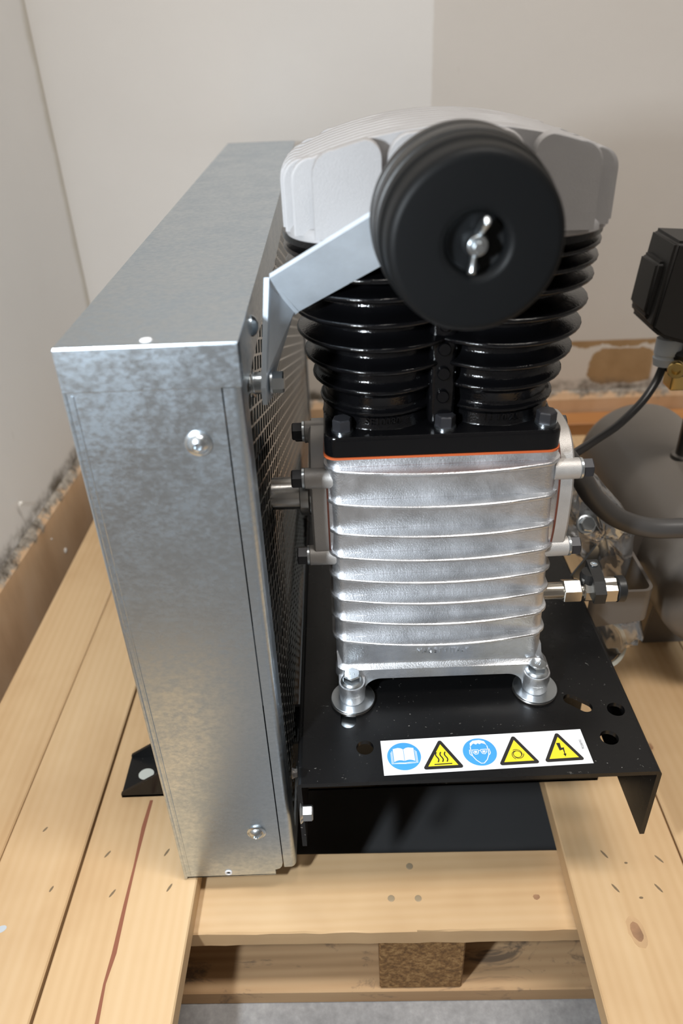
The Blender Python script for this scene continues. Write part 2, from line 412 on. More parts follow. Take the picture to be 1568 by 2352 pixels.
# ------------------------------------------------------------------ the room
def struct(name, b, mat): return obj(name, b, mat, smooth=0, kind='structure')
def wl(y): return -450 + .0545*(y-790)          # left wall, a touch out of square
YB = 1288
struct('floor', B().box(-700, 2600, -2600, 1500, -ZF-40, -ZF), M['concrete'])
b = B(); b.prism([(wl(-2500), -2500, -ZF), (wl(YB+60), YB+60, -ZF), (wl(YB+60)-60, YB+60, -ZF), (wl(-2500)-60, -2500, -ZF)], (0, 0, 2700)); struct('wall_left', b, M['wall_l'])
struct('wall_back', B().box(-520, 2500, YB, YB+60, -ZF, 2416), M['wall_b'])
struct('wall_right', B().box(2500, 2560, -2560, YB+60, -ZF, 2416), M['wall_plain'])
struct('wall_front', B().box(-700, 2560, -2560, -2500, -ZF, 2416), M['wall_plain'])
struct('ceiling', B().box(-700, 2600, -2600, 1500, 2416, 2456), M['ceiling'])
b = B(); q = []
for y in (-2480, YB): q.append([(wl(y)+.5, y, -ZF), (wl(y)+11, y, -ZF), (wl(y)+11, y, -118), (wl(y)+5, y, -109), (wl(y)+.5, y, -106)])
b.loft([[V(v) for v in r] for r in q]); struct('baseboard_left', b, M['skirt'])
b = B(); b.prism([(wl(YB)+12, YB-11, -ZF), (wl(YB)+12, YB-11, -122), (wl(YB)+12, YB-5, -112), (wl(YB)+12, YB-.5, -108), (wl(YB)+12, YB-.5, -ZF)], (2490-wl(YB), 0, 0)); struct('baseboard_back', b, M['skirt'])

# ------------------------------------------------------------------ pallet
PY = math.radians(-1.2)
def pr(x, y, z): c, s = math.cos(PY), math.sin(PY); y0 = 400; return V((c*x - s*(y-y0), s*x + c*(y-y0)+y0, z))
pal = thing('wooden_pallet', 'pale pine pallet under the compressor, red line along one deck board', 'pallet', (0, 400, -ZF))
def pboard(name, x0, x1, y0, y1, z0, z1, mat, bev=1.2, label=None, rough=0):
    t = B().box(x0, x1, y0, y1, z0, z1, bev, 1)
    if rough:
        e = [x for x in t.bm.edges if abs((x.verts[0].co-x.verts[1].co).x) > 100]
        bmesh.ops.subdivide_edges(t.bm, edges=e, cuts=70)
        for v in t.bm.verts:
            if v.co.y < y0+4: v.co.z += random.uniform(-rough, rough)*.6; v.co.y += random.uniform(-rough, rough)*.5
    for v in t.bm.verts: v.co = pr(*v.co)
    return obj(name, t, mat, pal, smooth=20, label=label)
DT = -144
deck = []
for x0, x1 in ((-393, -320.2), (-319.4, -246.4), (-243.8, -139), (180, 279.6), (281.4, 378), (380, 470), (473, 560)):
    deck.append(pboard('deck_board', x0, x1, 110, 1185, DT-20, DT, M['wood_y']))
for y in (339, 705, 1080): pboard('cross_board', -398, 562, y, y+72, DT-39.5, DT-20.3, M['wood_x'], rough=.9 if y == 339 else 0)
for y in (341, 707, 1082):
    for x in (-372, 16.5, 470): pboard('block', x, x+74, y, y+68, -263.7, DT-39.8, M['chip'], 1.5)
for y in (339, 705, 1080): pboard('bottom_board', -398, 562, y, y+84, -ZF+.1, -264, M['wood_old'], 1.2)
def flat_blob(poly, z, h=.35, mat='knot', name='knot', parent=pal):
    return obj(name, B().prism([V((p[0], p[1], z)) for p in poly], (0, 0, h)), M[mat], parent, smooth=0)
def ell(c, rx, ry, ang, n=14):
    ca, sa = math.cos(ang), math.sin(ang)
    return [(c[0]+ca*rx*math.cos(2*math.pi*i/n)-sa*ry*math.sin(2*math.pi*i/n), c[1]+sa*rx*math.cos(2*math.pi*i/n)+ca*ry*math.sin(2*math.pi*i/n)) for i in range(n)]
M['knot_halo'] = simple('knot_halo', (.56, .36, .19), .62, 0, 120, .2, var=.1)
def knot(px, py, z, rx, ry, a):
    c = on_z(px, py, z); rn = random.Random(int(px))
    e = ell(c, rx*1.35, ry*1.3, a, 18); flat_blob([(x+rn.uniform(-.5, .5), y+rn.uniform(-.5, .5)) for x, y in e], z-.2, .3, 'knot_halo', 'knot_halo')
    e = ell(c, rx*.85, ry*.8, a, 16); flat_blob([(x+rn.uniform(-.4, .4), y+rn.uniform(-.4, .4)) for x, y in e], z-.2, .36)
knot(1462, 2140, DT, 5, 10, .1); knot(1493, 1715, DT, 2.4, 5, 0); knot(1232, 2060, DT-20.3, 3.6, 3.2, 0)
for px, py, L, a in ((383, 1958, 4.2, 1.1), (389, 2039, 4.2, 1.1), (247, 1962, 4, 1.0), (258, 2052, 4.2, 1.05), (104, 1905, 3, 1.0), (118, 2042, 3, 1.2),
                     (1387, 1962, 4.6, 2.1), (1413, 2040, 4.6, 2.1), (1513, 1973, 4.6, 2.2), (1512, 2040, 4.6, 2.1), (1437, 1982, 1.5, 0), (1472, 2062, 1.8, 0)):
    flat_blob(ell(on_z(px, py, DT), L, 1.0, a, 8), DT-.2, .35, 'gouge', 'nail_dent')
for px, py in ((940, 1990), (960, 2064), (898, 2064)):
    c = on_z(px, py, DT-20.3); t = B(); t.lathe([(0, 3.2), (.5, 3.0), (.7, 2)], (c.x, c.y, DT-20.4), (0, 0, 1), 12); obj('nail_head', t, M['nail'], pal)
# red felt-pen line along the third deck board
rp = [(348, 1838), (330, 1900), (310, 1985), (287, 2080), (262, 2190), (240, 2260), (222, 2352), (205, 2450)]
t = B(); L_ = [on_z(x, y, DT) for x, y in rp]; vs = []
for i, p in enumerate(L_): w = 1.5+.5*math.sin(i*2.1); vs += [V((p.x-w, p.y, DT+.12)), V((p.x+w, p.y, DT+.12))]
t.add(vs, [(2*i, 2*i+1, 2*i+3, 2*i+2) for i in range(len(L_)-1)]); obj('marker_line', t, M['red'], pal, smooth=0)
c = on_z(1, 2135, DT); flat_blob(ell(c, 5, 3, .4), DT-.2, .35, 'gland', 'paint_spot')
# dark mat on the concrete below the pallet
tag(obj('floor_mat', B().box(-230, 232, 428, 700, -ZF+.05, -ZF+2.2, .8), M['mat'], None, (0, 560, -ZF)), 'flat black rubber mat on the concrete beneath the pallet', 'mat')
# timber behind the pallet, by the back wall
t = B().box(120, 640, 1225, 1272, -ZF+.1, -146, 2, 1); tag(obj('timber_baulk', t, M['wood_end'], None, (380, 1230, -ZF)), 'orange pine baulk standing on edge along the back wall', 'timber')

# ------------------------------------------------------------------ compressor
comp = thing('air_compressor', 'piston compressor with ribbed aluminium crankcase, black cylinders and galvanised belt guard', 'compressor', (70, 497, DT))
# --- base rails (upward channel, ends cut on the slant)
def rail(y0, y1, name='base_rail'):
    t = B(); x0, x1 = -224, 232; zt = -77; cut = 62
    t.box(x0, x1, y0, y1, DT+.05, DT+3)
    for y, zt in ((y0, -77), (y1-3, -77)):
        t.prism([(x0, y, DT+.05), (x1, y, DT+.05), (x1, y, DT+6), (x1-cut, y, zt), (x0+cut+30, y, zt), (x0, y, DT+5)], (0, 3, 0))
    t.box(-38, 222, y1-3, y1, DT+1, -4.2)  # sheet added up to the plate so the slot above looks dark
    return obj(name, t, M['plate'], comp, smooth=0)
ra = rail(464, 512); rail(840, 888)
cw = on_z(336, 1778, DT+3); t = B(); t.prism([V((p[0], p[1], DT+3.02)) for p in ell(cw, 7.5, 6.5, .2, 20)], (0, 0, .2)); obj('bolt_hole', t, M['offwhite'], ra, smooth=0)
# --- base plate: folded sheet with drilled top
pl_x0, pl_x1, pl_y0, pl_y1 = -43.6, 227.6, 361, 905
t = B()
hA = on_z(838, 1717, 0); hB = on_z(1399, 1694, 0); hC = on_z(1414, 1629, 0); s1 = on_z(1309, 1606, 0); s2 = on_z(1344, 1623, 0); s3 = on_z(800, 1658, 0)
hs = [circ(hA.x, hA.y, 6.8), circ(hB.x, hB.y, 7), circ(hC.x, hC.y, 7), slot(s1.x, s1.y, s2.x, s2.y, 5.6), slot(s3.x, s3.y, s3.x+.5, 446, 6.3)]
t.holes([(pl_x0+4, pl_y0), (pl_x1-4, pl_y0), (pl_x1-4, pl_y1), (pl_x0+4, pl_y1)], hs, -4, 0)
def lprof(sx, xe):
    o = []
    for i in range(7): a = math.radians(90*i/6); o.append((xe-sx*4+sx*4*math.sin(a), -4+4*math.cos(a)))
    o += [(xe, -76), (xe-sx*3.6, -76)]
    for i in range(4): a = math.radians(90*(1-i/3)); o.append((xe-sx*4.2+sx*.6*math.sin(a), -4.6+.6*math.cos(a)))
    return o
for sx, xe in ((1, pl_x1), (-1, pl_x0)):
    t.prism([(x, pl_y0, z) for x, z in lprof(sx, xe)], (0, pl_y1-pl_y0, 0))
plate = obj('base_plate', t, M['plate'], comp, smooth=40)
# fixings on the left flange
fb = on_x(690, 1868, -40); t = B(); hexbolt(t, (-40, fb.y, fb.z), (1, 0, 0), 10, 9, 7.2, phase=.3); obj('flange_bolt', t, M['zinc'], plate)
fb = on_x(672, 1776, -45.5); t = B(); hexbolt(t, (-46, fb.y, fb.z), (1, 0, 0), 6, 4, 4.2, phase=.1); obj('flange_bolt', t, M['dark_steel'], plate)

# --- warning label, flat print on a white sticker
lab = None
LO = on_z(882, 1782, 0); LX = (on_z(1363, 1753, 0)-LO); LW = LX.length; LX = LX.normalized(); LY = V((-LX.y, LX.x, 0)); LH = 32.6
def luv(zx, zy):                                   # zoomed photo coordinate on the label -> label mm
    p = on_z(860+zx*520/1568, 1660+zy*140/422, 0)-LO; return (p.dot(LX), p.dot(LY))
def lp(u, v, k): p = LO+LX*u+LY*v; return V((p.x, p.y, .15+.1*k))
def lpoly(b, pts, k): b.add([lp(u, v, k) for u, v in pts], [tuple(range(len(pts)))])
def lline(b, pts, w, k, closed=False):
    n = len(pts); P = [V((p[0], p[1])) for p in pts]; vs = []
    for i in range(n):
        a = P[(i-1) % n] if (closed or i) else P[i]; c = P[(i+1) % n] if (closed or i < n-1) else P[i]
        d = (c-a).normalized() if (c-a).length else V((1, 0)); nn = V((-d.y, d.x))*w/2
        vs += [lp(*(P[i]+nn), k), lp(*(P[i]-nn), k)]
    m = n if closed else n-1
    b.add(vs, [(2*i, 2*i+1, (2*i+3) % (2*n), (2*i+2) % (2*n)) for i in range(m)])
t = B(); t.prism([lp(0, 0, -1.4), lp(LW, 0, -1.4), lp(LW, LH, -1.4), lp(0, LH, -1.4)], (0, 0, .14)); lab = obj('warning_label', t, M['white'], comp, smooth=0, label='white sticker with five hazard pictograms')
def circle_uv(c, r, n=48): return [(c[0]+r*math.cos(2*math.pi*i/n), c[1]+r*math.sin(2*math.pi*i/n)) for i in range(n)]
c1 = luv(204, 234); c2 = luv(728, 203)
for c in (c1, c2):
    t = B(); lpoly(t, circle_uv(c, 12.9), 1); obj('mandatory_disc', t, M['blue'], lab, smooth=0)
# open book
t = B()
for s in (-1, 1):
    pg = [(c1[0], c1[1]-4.4)] + [(c1[0]+s*x, c1[1]-4.4-(1.2*math.sin(x/8*math.pi)*-1)-x*.06) for x in (2, 4, 6, 8)] + [(c1[0]+s*8, c1[1]+7.3)] + [(c1[0]+s*x, c1[1]+6.8+1.3*math.sin(x/8*math.pi)) for x in (6, 4, 2)] + [(c1[0], c1[1]+6.4)]
    lpoly(t, pg, 2)
    for k in (1, 2): lline(t, [(c1[0]+s*(8+.9*k), c1[1]+6.6-1.2*k), (c1[0]+s*(8+.9*k), c1[1]-5.2-.7*k), (c1[0]+s*4, c1[1]-5.1-.8*k), (c1[0], c1[1]-5.4-.8*k)], .45, 2)
obj('book_symbol', t, M['white'], lab, smooth=0)
t = B(); lline(t, [(c1[0], c1[1]+6.4), (c1[0], c1[1]-4.4)], .35, 3); obj('book_spine', t, M['blue'], lab, smooth=0)
# head with safety glasses (plain pictogram)
t = B(); hx, hy = c2
lpoly(t, [(hx-6.4, hy+5.2), (hx-6.2, hy+8.6), (hx-3.6, hy+10.9), (hx+1.5, hy+11.3), (hx+5.2, hy+9.8), (hx+6.5, hy+5.5), (hx+5.2, hy+7.2), (hx+2.8, hy+8.1), (hx+1.2, hy+7.2), (hx-.2, hy+8.2), (hx-1.6, hy+7), (hx-3.5, hy+8.2), (hx-4.6, hy+7.2)], 2)
lline(t, [(hx-6.4, hy+5.2), (hx-6.6, hy+1.2), (hx-6.2, hy-3.5), (hx-4, hy-7.6), (hx-1, hy-10.6), (hx+1.4, hy-10.6), (hx+4.2, hy-7.6), (hx+6.3, hy-3.2), (hx+6.7, hy+1.4), (hx+6.5, hy+5.5)], .65, 2)
for s in (-1, 1):
    lline(t, [(hx+s*.9, hy+2.0), (hx+s*5.2, hy+2.2), (hx+s*5.2, hy-.4), (hx+s*3.6, hy-2.2), (hx+s*1.8, hy-1.8), (hx+s*.9, hy+.4)], .6, 2, True)
    lpoly(t, [(hx+s*1.9, hy+1.0), (hx+s*4.3, hy+1.2), (hx+s*4.2, hy-.4), (hx+s*3.3, hy-1.2), (hx+s*2.2, hy-.8)], 2)
    lline(t, [(hx+s*5.2, hy+2.0), (hx+s*7.6, hy+2.2), (hx+s*7.9, hy-1.5), (hx+s*6.8, hy-3.2)], .6, 2)
lline(t, [(hx-.9, hy+1.2), (hx+.9, hy+1.2)], .6, 2)
obj('goggles_symbol', t, M['white'], lab, smooth=0)
def rtri(a, b_, c, r, n=6):
    P = [V(a), V(b_), V(c)]; o = []
    for i in range(3):
        p, q, s = P[i-1], P[i], P[(i+1) % 3]; d1 = (p-q).normalized(); d2 = (s-q).normalized(); bis = (d1+d2).normalized()
        ha = d1.angle(d2)/2; c0 = q+bis*(r/math.sin(ha)); k = r/math.tan(ha); s0 = q+d1*k; s1 = q+d2*k
        a0 = math.atan2((s0-c0).y, (s0-c0).x); a1 = math.atan2((s1-c0).y, (s1-c0).x); da = (a1-a0+math.pi) % (2*math.pi)-math.pi
        o += [(c0.x+r*math.cos(a0+da*j/n), c0.y+r*math.sin(a0+da*j/n)) for j in range(n+1)]
    return o
tris = []
for ap, bl, br in (((447, 113), (333, 328), (626, 312)), ((953, 84), (861, 298), (1152, 281)), ((1254, 62), (1176, 276), (1462, 258))):
    A_, B_, C_ = V(luv(*ap)), V(luv(*bl)), V(luv(*br)); cen = (A_+B_+C_)/3
    t = B(); lpoly(t, rtri(A_, B_, C_, 1.7), 1); obj('warning_triangle', t, M['ink'], lab, smooth=0)
    t = B(); lpoly(t, [cen+(p-cen)*.715 for p in (A_, B_, C_)], 2); obj('triangle_field', t, M['yellow'], lab, smooth=0)
    tris.append(cen)
t = B(); c = tris[0]
for k in (-1, 0, 1):
    lline(t, [(c[0]+k*3.4+.9*math.sin(j/10*2*math.pi)*-1-.3, c[1]+6-9.3*j/10) for j in range(11)], .95, 3)
lline(t, [(c[0]-6.7, c[1]-5.2), (c[0]+6.7, c[1]-5.2)], .9, 3); obj('hot_surface_symbol', t, M['ink'], lab, smooth=0)
t = B(); c = (tris[1][0], tris[1][1]-.2)
lline(t, circle_uv(c, 3.1, 28), .5, 3, True)
for k in range(3):
    a0 = math.radians(120*k+95)
    lline(t, [(c[0]+(3.2+1.6*j/12)*math.cos(a0+2.6*j/12), c[1]+(3.2+1.6*j/12)*math.sin(a0+2.6*j/12)) for j in range(13)], .5, 3)
obj('auto_start_symbol', t, M['ink'], lab, smooth=0)
t = B(); c = tris[2]
lpoly(t, [(c[0]-2.4, c[1]+7.6), (c[0]+.4, c[1]+7.6), (c[0]+.2, c[1]+2.8), (c[0]+2.3, c[1]+3.2), (c[0]+1.6, c[1]-3.6), (c[0]+1.0, c[1]-3.6), (c[0]+1.1, c[1]+1.2), (c[0]-1.6, c[1]+.4)], 3)
lpoly(t, [(c[0]+.1, c[1]-2.9), (c[0]+2.6, c[1]-2.6), (c[0]+1.3, c[1]-5.4)], 3)
obj('lightning_symbol', t, M['ink'], lab, smooth=0)
vs, fs = text_mesh('9028092', 2.6, 0); u0 = luv(1433, 150); t = B()
t.add([lp(u0[0]-v.y, u0[1]+v.x, 1) for v in vs], fs); obj('part_number', t, M['ink'], lab, smooth=0)

def supere(cy, cz, ry, rz, n=64, e=2.6):
    o = []
    for i in range(n):
        a = 2*math.pi*i/n; c, s = math.cos(a), math.sin(a)
        o.append((cy+ry*abs(c)**(2/e)*(1 if c >= 0 else -1), cz+rz*abs(s)**(2/e)*(1 if s >= 0 else -1)))
    return o
# --- crankcase
cy0, cyc, cy1 = 452, 499, 546
def case_ring(z, rb, lip=0):
    xr = 148.5+(222-z)/190*7; xl = -11.0; r = 9; o = []
    pts = []
    n = 8
    def arc(cx, cy, a0):
        for i in range(n+1):
            a = math.radians(a0+90*i/n); pts.append((cx+r*math.cos(a), cy+r*math.sin(a), math.cos(a), math.sin(a)))
    nx = 24; ny = 5
    for i in range(1, nx): x = xr-r+(xl+r-xr+r)*i/nx; pts.append((x, cy1, 0, 1))
    arc(xl+r, cy1-r, 90)
    for i in range(1, ny): pts.append((xl, cy1-r+(cy0+r-cy1+r)*i/ny, -1, 0))
    arc(xl+r, cy0+r, 180)
    for i in range(1, nx): x = xl+r+(xr-r-xl-r)*i/nx; pts.append((x, cy0, 0, -1))
    arc(xr-r, cy0+r, 270)
    for i in range(1, ny): pts.append((xr, cy0+r+(cy1-r-cy0-r)*i/ny, 1, 0))
    arc(xr-r, cy1-r, 0)
    for x, y, nxv, nyv in pts:
        u = (x-(xl+xr)/2)/((xr-xl)/2)
        d = rb*2.6 + (rb*10.0*max(0, 1-u*u) if nyv < -.9 else 0) + lip*(max(0, -nyv))
        o.append(V((x+nxv*d, y+nyv*d, z)))
    return o
zs = [(19, 0, 5), (20, 0, 6), (28.5, 0, 4.6), (31, 0, .8), (33, 0, 0)]
for zr in (60, 81.5, 102, 122, 142.5, 163.5, 188.5, 215):
    zs += [(zr-3.2, 0, 0), (zr-2.7, .06, 0), (zr-2.1, .8, 0), (zr-1.6, .95, 0), (zr-.9, 1, 0), (zr+.1, .99, 0), (zr+.6, .93, 0), (zr+.9, .86, 0), (zr+1.15, .05, 0), (zr+1.5, 0, 0)]
zs += [(220, 0, 0), (224.6, 0, .5)]
t = B(); t.loft([case_ring(*z) for z in zs])
FEET = ((.6, 441.5), (152, 445.5))
for k, (fx, fy) in enumerate(FEET):
    s = 1 if k == 0 else -1
    t.lathe([(0, 9.6), (.8, 10.2), (12, 10.6)], (fx, fy, 4.3), (0, 0, 1), 36)
    pad = [(fx+10.9*math.cos(math.radians(a)), fy+10.9*math.sin(math.radians(a))) for a in range(180, 361, 12)] + [(fx+10.9, 462), (fx-10.9, 462)]
    cx_ = fx; t.loft([[V((cx_+(x-cx_)*g, fy+(y-fy)*(g if y < fy else 1), z)) for x, y in pad] for z, g in ((13, .95), (14.5, 1), (21, 1), (22.4, .96), (22.5, .80))])
    xi = fx+s*10.2                                  # concave web from boss to underside
    arc = [(xi+s*(14-14*math.cos(math.radians(a))), 6+13.4*math.sin(math.radians(a))) for a in range(0, 91, 10)]
    t.prism([(x, 446.6, z) for x, z in arc]+[(xi+s*14, 446.6, 22), (xi, 446.6, 22)], (0, 10, 0))
    # cheek that carries the case wall down onto the pad
    xo = fx-s*10.9
    xe = -10.6 if k == 0 else 155.6
    t.loft([[V((xq, y, z)), V((xo+s*21.8, y, z)), V((xo+s*21.8, 462, z)), V((xq, 462, z))] for y, z, xq in ((451.5, 22, xo), (452.5, 28, xo+(xe-xo)*.55), (454, 35, xo+(xe-xo)*.9), (457, 42, xe-s*.3))])
# machined faces the bearing covers sit on
t.loft([[V((x, y, z)) for y, z in supere(497, 170, 42, 56)] for x in (120, 152.2)])
t.loft([[V((x, y, z)) for y, z in supere(497, 170, 42, 56)] for x in (-11.8, 20)])
case = obj('crankcase', t, M['alu'], comp, smooth=38)
for k, (fx, fy) in enumerate(FEET):
    t = B(); t.lathe([(0, 17.8), (.5, 18.1), (1.9, 18.1), (2.4, 17.7)], (fx, fy, .15), (0, 0, 1), 56); obj('washer', t, M['dark_steel'], case)
    t = B(); t.lathe([(0, 17.8), (.4, 18.1), (1.8, 18.1), (2.2, 17.7)], (fx+.4, fy+.6, 2.0), (0, 0, 1), 56); obj('washer', t, M['zinc'], case)
    t = B(); hexbolt(t, (fx, fy, 22.6), (0, 0, 1), 13, 8.6, 9.3, 2.0, phase=.45 if k == 0 else .1)
    vs, fs = text_mesh('8.8', 4.2, .5); t.add([V((fx+v.x*math.cos(-.15-.5*k)-v.y*math.sin(-.15-.5*k), fy+v.x*math.sin(-.15-.5*k)+v.y*math.cos(-.15-.5*k), 31.3+v.z)) for v in vs], fs)
    obj('foot_bolt', t, M['zinc'], case, label='zinc plated hex flange bolt stamped 8.8')
# square nut plate showing in the slot
t = B().box(s3.x-6, s3.x+6.5, 413, 436, -9, -4.2, .5); obj('nut_plate', t, M['zinc'], case)
vs, fs = text_mesh('MADE IN ITALY', 6.6, 2.4); t = B(); t.add([V((75+v.x*.93, cy0-.1-v.z, 43+v.y)) for v in vs], fs); obj('cast_lettering', t, M['alu'], case, smooth=0)
# side covers, brown paper gaskets and bolts
CZ = 170
def cover(sx, xa, xb, name='bearing_cover'):
    t = B(); rings = []
    for x, g in ((xa, 1.0), (xb-sx*1.5, 1.0), (xb, .97)): rings.append([V((x, y, z)) for y, z in supere(497, CZ, 42.5*g, 56.5*g)])
    t.loft(rings)
    hs_ = [(-29, 33), (-29, -34), (29, 33), (29, -34)]
    if sx < 0: hs_ += [(4, 50)]
    for dy, dz in hs_:
        dy *= 1.22
        t.lathe([(-5, 7.9), (abs(xb-xa)+3, 7.6), (abs(xb-xa)+3.6, 7.0)], (xa, 497+dy, CZ+dz), (sx, 0, 0), 28)
    o = obj(name, t, M['alu_side'], case, smooth=40)
    for dy, dz in hs_:
        dy *= 1.22; xs = xb+sx*3.6
        t = B(); t.lathe([(0, 7.6), (1.6, 7.6)], (xs, 497+dy, CZ+dz), (sx, 0, 0), 28); obj('cover_washer', t, M['zinc'], case)
        t = B(); hexbolt(t, (xs+sx*1.6, 497+dy, CZ+dz), (sx, 0, 0), 12.5, 7.5, 0, phase=.5); obj('cover_bolt', t, M['bolt_black'], case)
    t = B(); t.loft([[V((x, y, z)) for y, z in supere(497, CZ, 42.7, 56.7)] for x in (xa-sx*1.2, xa-sx*.01)]); obj('cover_gasket', t, M['gasket_dark'], case)
cover(1, 153, 163); cover(-1, -12.5, -24)
t = B(); t.lathe([(0, 18), (6, 17.5), (7, 12.6), (62, 12.5)], (-27, 497, CZ), (-1, 0, 0), 40); obj('crankshaft', t, M['steel'], comp)
# oil drain: nipple, nut, ball valve with lever, black plug
VY, VZ = 478, 79
t = B(); t.lathe([(0, 7.2), (24, 7.2)], (152, VY, VZ), (1, 0, 0), 32); t.lathe([(0, 6), (6, 6)], (186, VY, VZ), (1, 0, 0), 24)
t.lathe([(0, 9.3), (.6, 9.8), (13, 9.8), (14, 9.2)], (174, VY, VZ), (1, 0, 0), 6, .52)
t.lathe([(0, 8.4), (1, 9.6), (26, 10.2), (27, 9.4)], (190, VY, VZ), (1, 0, 0), 8, .39)
t.lathe([(0, 10.3), (.8, 10.9), (15, 10.9), (16, 10.2)], (201, VY, VZ), (1, 0, 0), 6, .52)
dv = obj('drain_valve', t, M['nickel'], comp, label='nickel plated ball valve on the oil drain')
t = B(); t.lathe([(0, 10.2), (.8, 10.9), (6, 10.9), (7, 10)], (217.2, VY, VZ), (1, 0, 0), 40); obj('valve_plug', t, M['plastic_black'], dv)
t = B(); t.lathe([(-4, 6.5), (5, 7.5), (9, 6.5)], (195, VY+2, VZ+8), (0, 0, 1), 24)
t.prism([(195, VY-17, VZ-1), (195, VY-18, VZ+9), (195, VY-10, VZ+16), (195, VY+14, VZ+20), (195, VY+14, VZ+12), (195, VY-4, VZ+8), (195, VY-9, VZ-1)], (9, 0, 0))
obj('valve_lever', t, M['plastic_black'], dv, smooth=0)
t = B(); t.lathe([(0, 3.0), (1.2, 3.0), (1.3, 1.8), (.6, 1.6)], (199.5, VY+8, VZ+18.9), (0, 0, 1), 20); obj('lever_screw', t, M['zinc'], dv)

# --- cylinders: flange, two barrels, cooling fins
XL, XR, YC = 28.0, 107.0, 497.0; DX = (XR-XL)/2; XM = (XL+XR)/2
def lobes(r, z, neck=33):
    a0 = max(math.acos(min(1, DX/r)), math.radians(neck)); n = 30; o = []
    for i in range(n+1): a = a0+(2*math.pi-2*a0)*i/n; o.append(V((XL+r*math.cos(a), YC+r*math.sin(a), z)))
    for i in range(n+1): a = math.pi+a0+(2*math.pi-2*a0)*i/n; o.append(V((XR+r*math.cos(a), YC+r*math.sin(a), z)))
    return o
t = B()
o_ = rrect(-12.5, 147.5, 447, 549, 9)
t.loft([[V((x+(68-x)*k*.012, y+(498-y)*k*.018, z)) for x, y in o_] for z, k in ((226.2, .4), (227.2, 0), (238, 0), (240, .4), (241, 1.2))])
FZ = ((253, 42), (270, 46.5), (286, 51.5), (302.5, 55.5), (318.5, 57.5), (334.5, 59), (346, 60), (356, 60.5))
rg = [lobes(41, 240), lobes(39.5, 242), lobes(39, 249)]
for z, r in FZ:
    rb = min(39.5, r-4); e = r-rb; tk = 1.0 if r > 44 else .6
    rg += [lobes(rb, z-6.4*tk), lobes(rb+.12*e, z-5.0*tk), lobes(rb+.32*e, z-3.7*tk), lobes(rb+.62*e, z-2.8*tk), lobes(r-1.2, z-2.0*tk), lobes(r-.2, z-1.0), lobes(r, z-.1), lobes(r-.3, z+.8), lobes(r-1.2, z+1.5*tk), lobes(rb+.55*e, z+2.2*tk), lobes(rb+.26*e, z+3.2*tk), lobes(rb+.09*e, z+4.8*tk), lobes(rb, z+6.6*tk)]
rg += [lobes(57, 361), lobes(60.5, 361.6), lobes(60.5, 365.8)]
t.loft(rg)
for z in (262, 278, 294.5, 310.5): t.lathe([(0, 4.4), (6, 4.2), (6.6, 3.6)], (XM, 463, z), (0, -1, .25), 20)
t.box(XM-9, XM+9, 460, 520, 240, 318, 5, 3)
cyl = obj('cylinder_block', t, M['black_gloss'], comp, smooth=45)
t = B(); t.loft([[V((68+(x-68)*k, 498+(y-498)*k, z)) for x, y in rrect(-12.5, 147.5, 447, 549, 9)] for z, k in ((224.7, 1.008), (226.1, 1.008))]); obj('cylinder_gasket', t, M['gasket'], cyl)
for bx in (.5, 70, 138):
    t = B(); t.lathe([(0, 7.4), (1.4, 7.4)], (bx, 459, 241), (0, 0, 1), 28); obj('flange_washer', t, M['zinc'], cyl)
    t = B(); hexbolt(t, (bx, 459, 242.4), (0, 0, 1), 12, 7.8, 0, phase=.3+bx*.01); obj('flange_bolt', t, M['bolt_black'], cyl)
for s, xc in (('SE10080', XL), ('11 10 21', XR)):
    vs, fs = text_mesh(s, 7.2, 2.2); t = B()
    for_ = [V((xc+(39.3+v.z)*math.sin((v.x*.95)/39.3), YC-(39.3+v.z)*math.cos((v.x*.95)/39.3), 247+v.y)) for v in vs]
    t.add(for_, fs); obj('cast_lettering', t, M['black_gloss'], cyl, smooth=0)
# --- aluminium head: base, core and a stack of upright fins
t = B()
def plan(hx, hy, e=3.4, n=72):
    o = []
    for i in range(n):
        a = 2*math.pi*i/n; c, s = math.cos(a), math.sin(a)
        o.append((XM+hx*abs(c)**(2/e)*(1 if c >= 0 else -1), YC+hy*abs(s)**(2/e)*(1 if s >= 0 else -1)))
    return o
t.loft([[V((x, y, z)) for x, y in plan(*h)] for h, z in (((95, 60), 366), ((97, 61.5), 367), ((97, 61.5), 371), ((95, 60), 373.5))])
t.box(XM-70, XM+70, 452, 544, 372, 402, 5); t.box(XM-54, XM+54, 452, 544, 372, 410, 5)
def ztop(x): return 425-21*abs((x-XM)/97)**2.0
def finplate(x0, x1, y, th, r0=11, r1=11, drop=0):
    pts = [(x0, 370)]
    for i in range(7): a = math.radians(180-90*i/6); x = x0+r0+r0*math.cos(a); pts.append((x, ztop(x0+r0)-drop-r0+r0*math.sin(a)))
    for i in range(1, 10): x = x0+r0+(x1-r1-x0-r0)*i/10; pts.append((x, ztop(x)-drop))
    for i in range(7): a = math.radians(90-90*i/6); x = x1-r1+r1*math.cos(a); pts.append((x, ztop(x1-r1)-drop-r1+r1*math.sin(a)))
    pts.append((x1, 370))
    f = [V((x, y, z)) for x, z in pts]; cx_ = (x0+x1)/2
    ins = [V((cx_+(p.x-cx_)*.985, y-1.0, p.z-.8 if p.z > 372 else p.z)) for p in f]
    bk = [V((p.x, y+th, p.z)) for p in f]; ib = [V((cx_+(p.x-cx_)*.985, y+th+1.0, p.z-.8 if p.z > 372 else p.z)) for p in f]
    t.loft([ins, f, bk, ib])
hw = (90.5, 96, 98, 98.5, 98.5, 98, 96, 91)
for i, h in enumerate(hw): finplate(XM-h, XM+h, 452.5+i*12.6, 5.6, 12, 12)
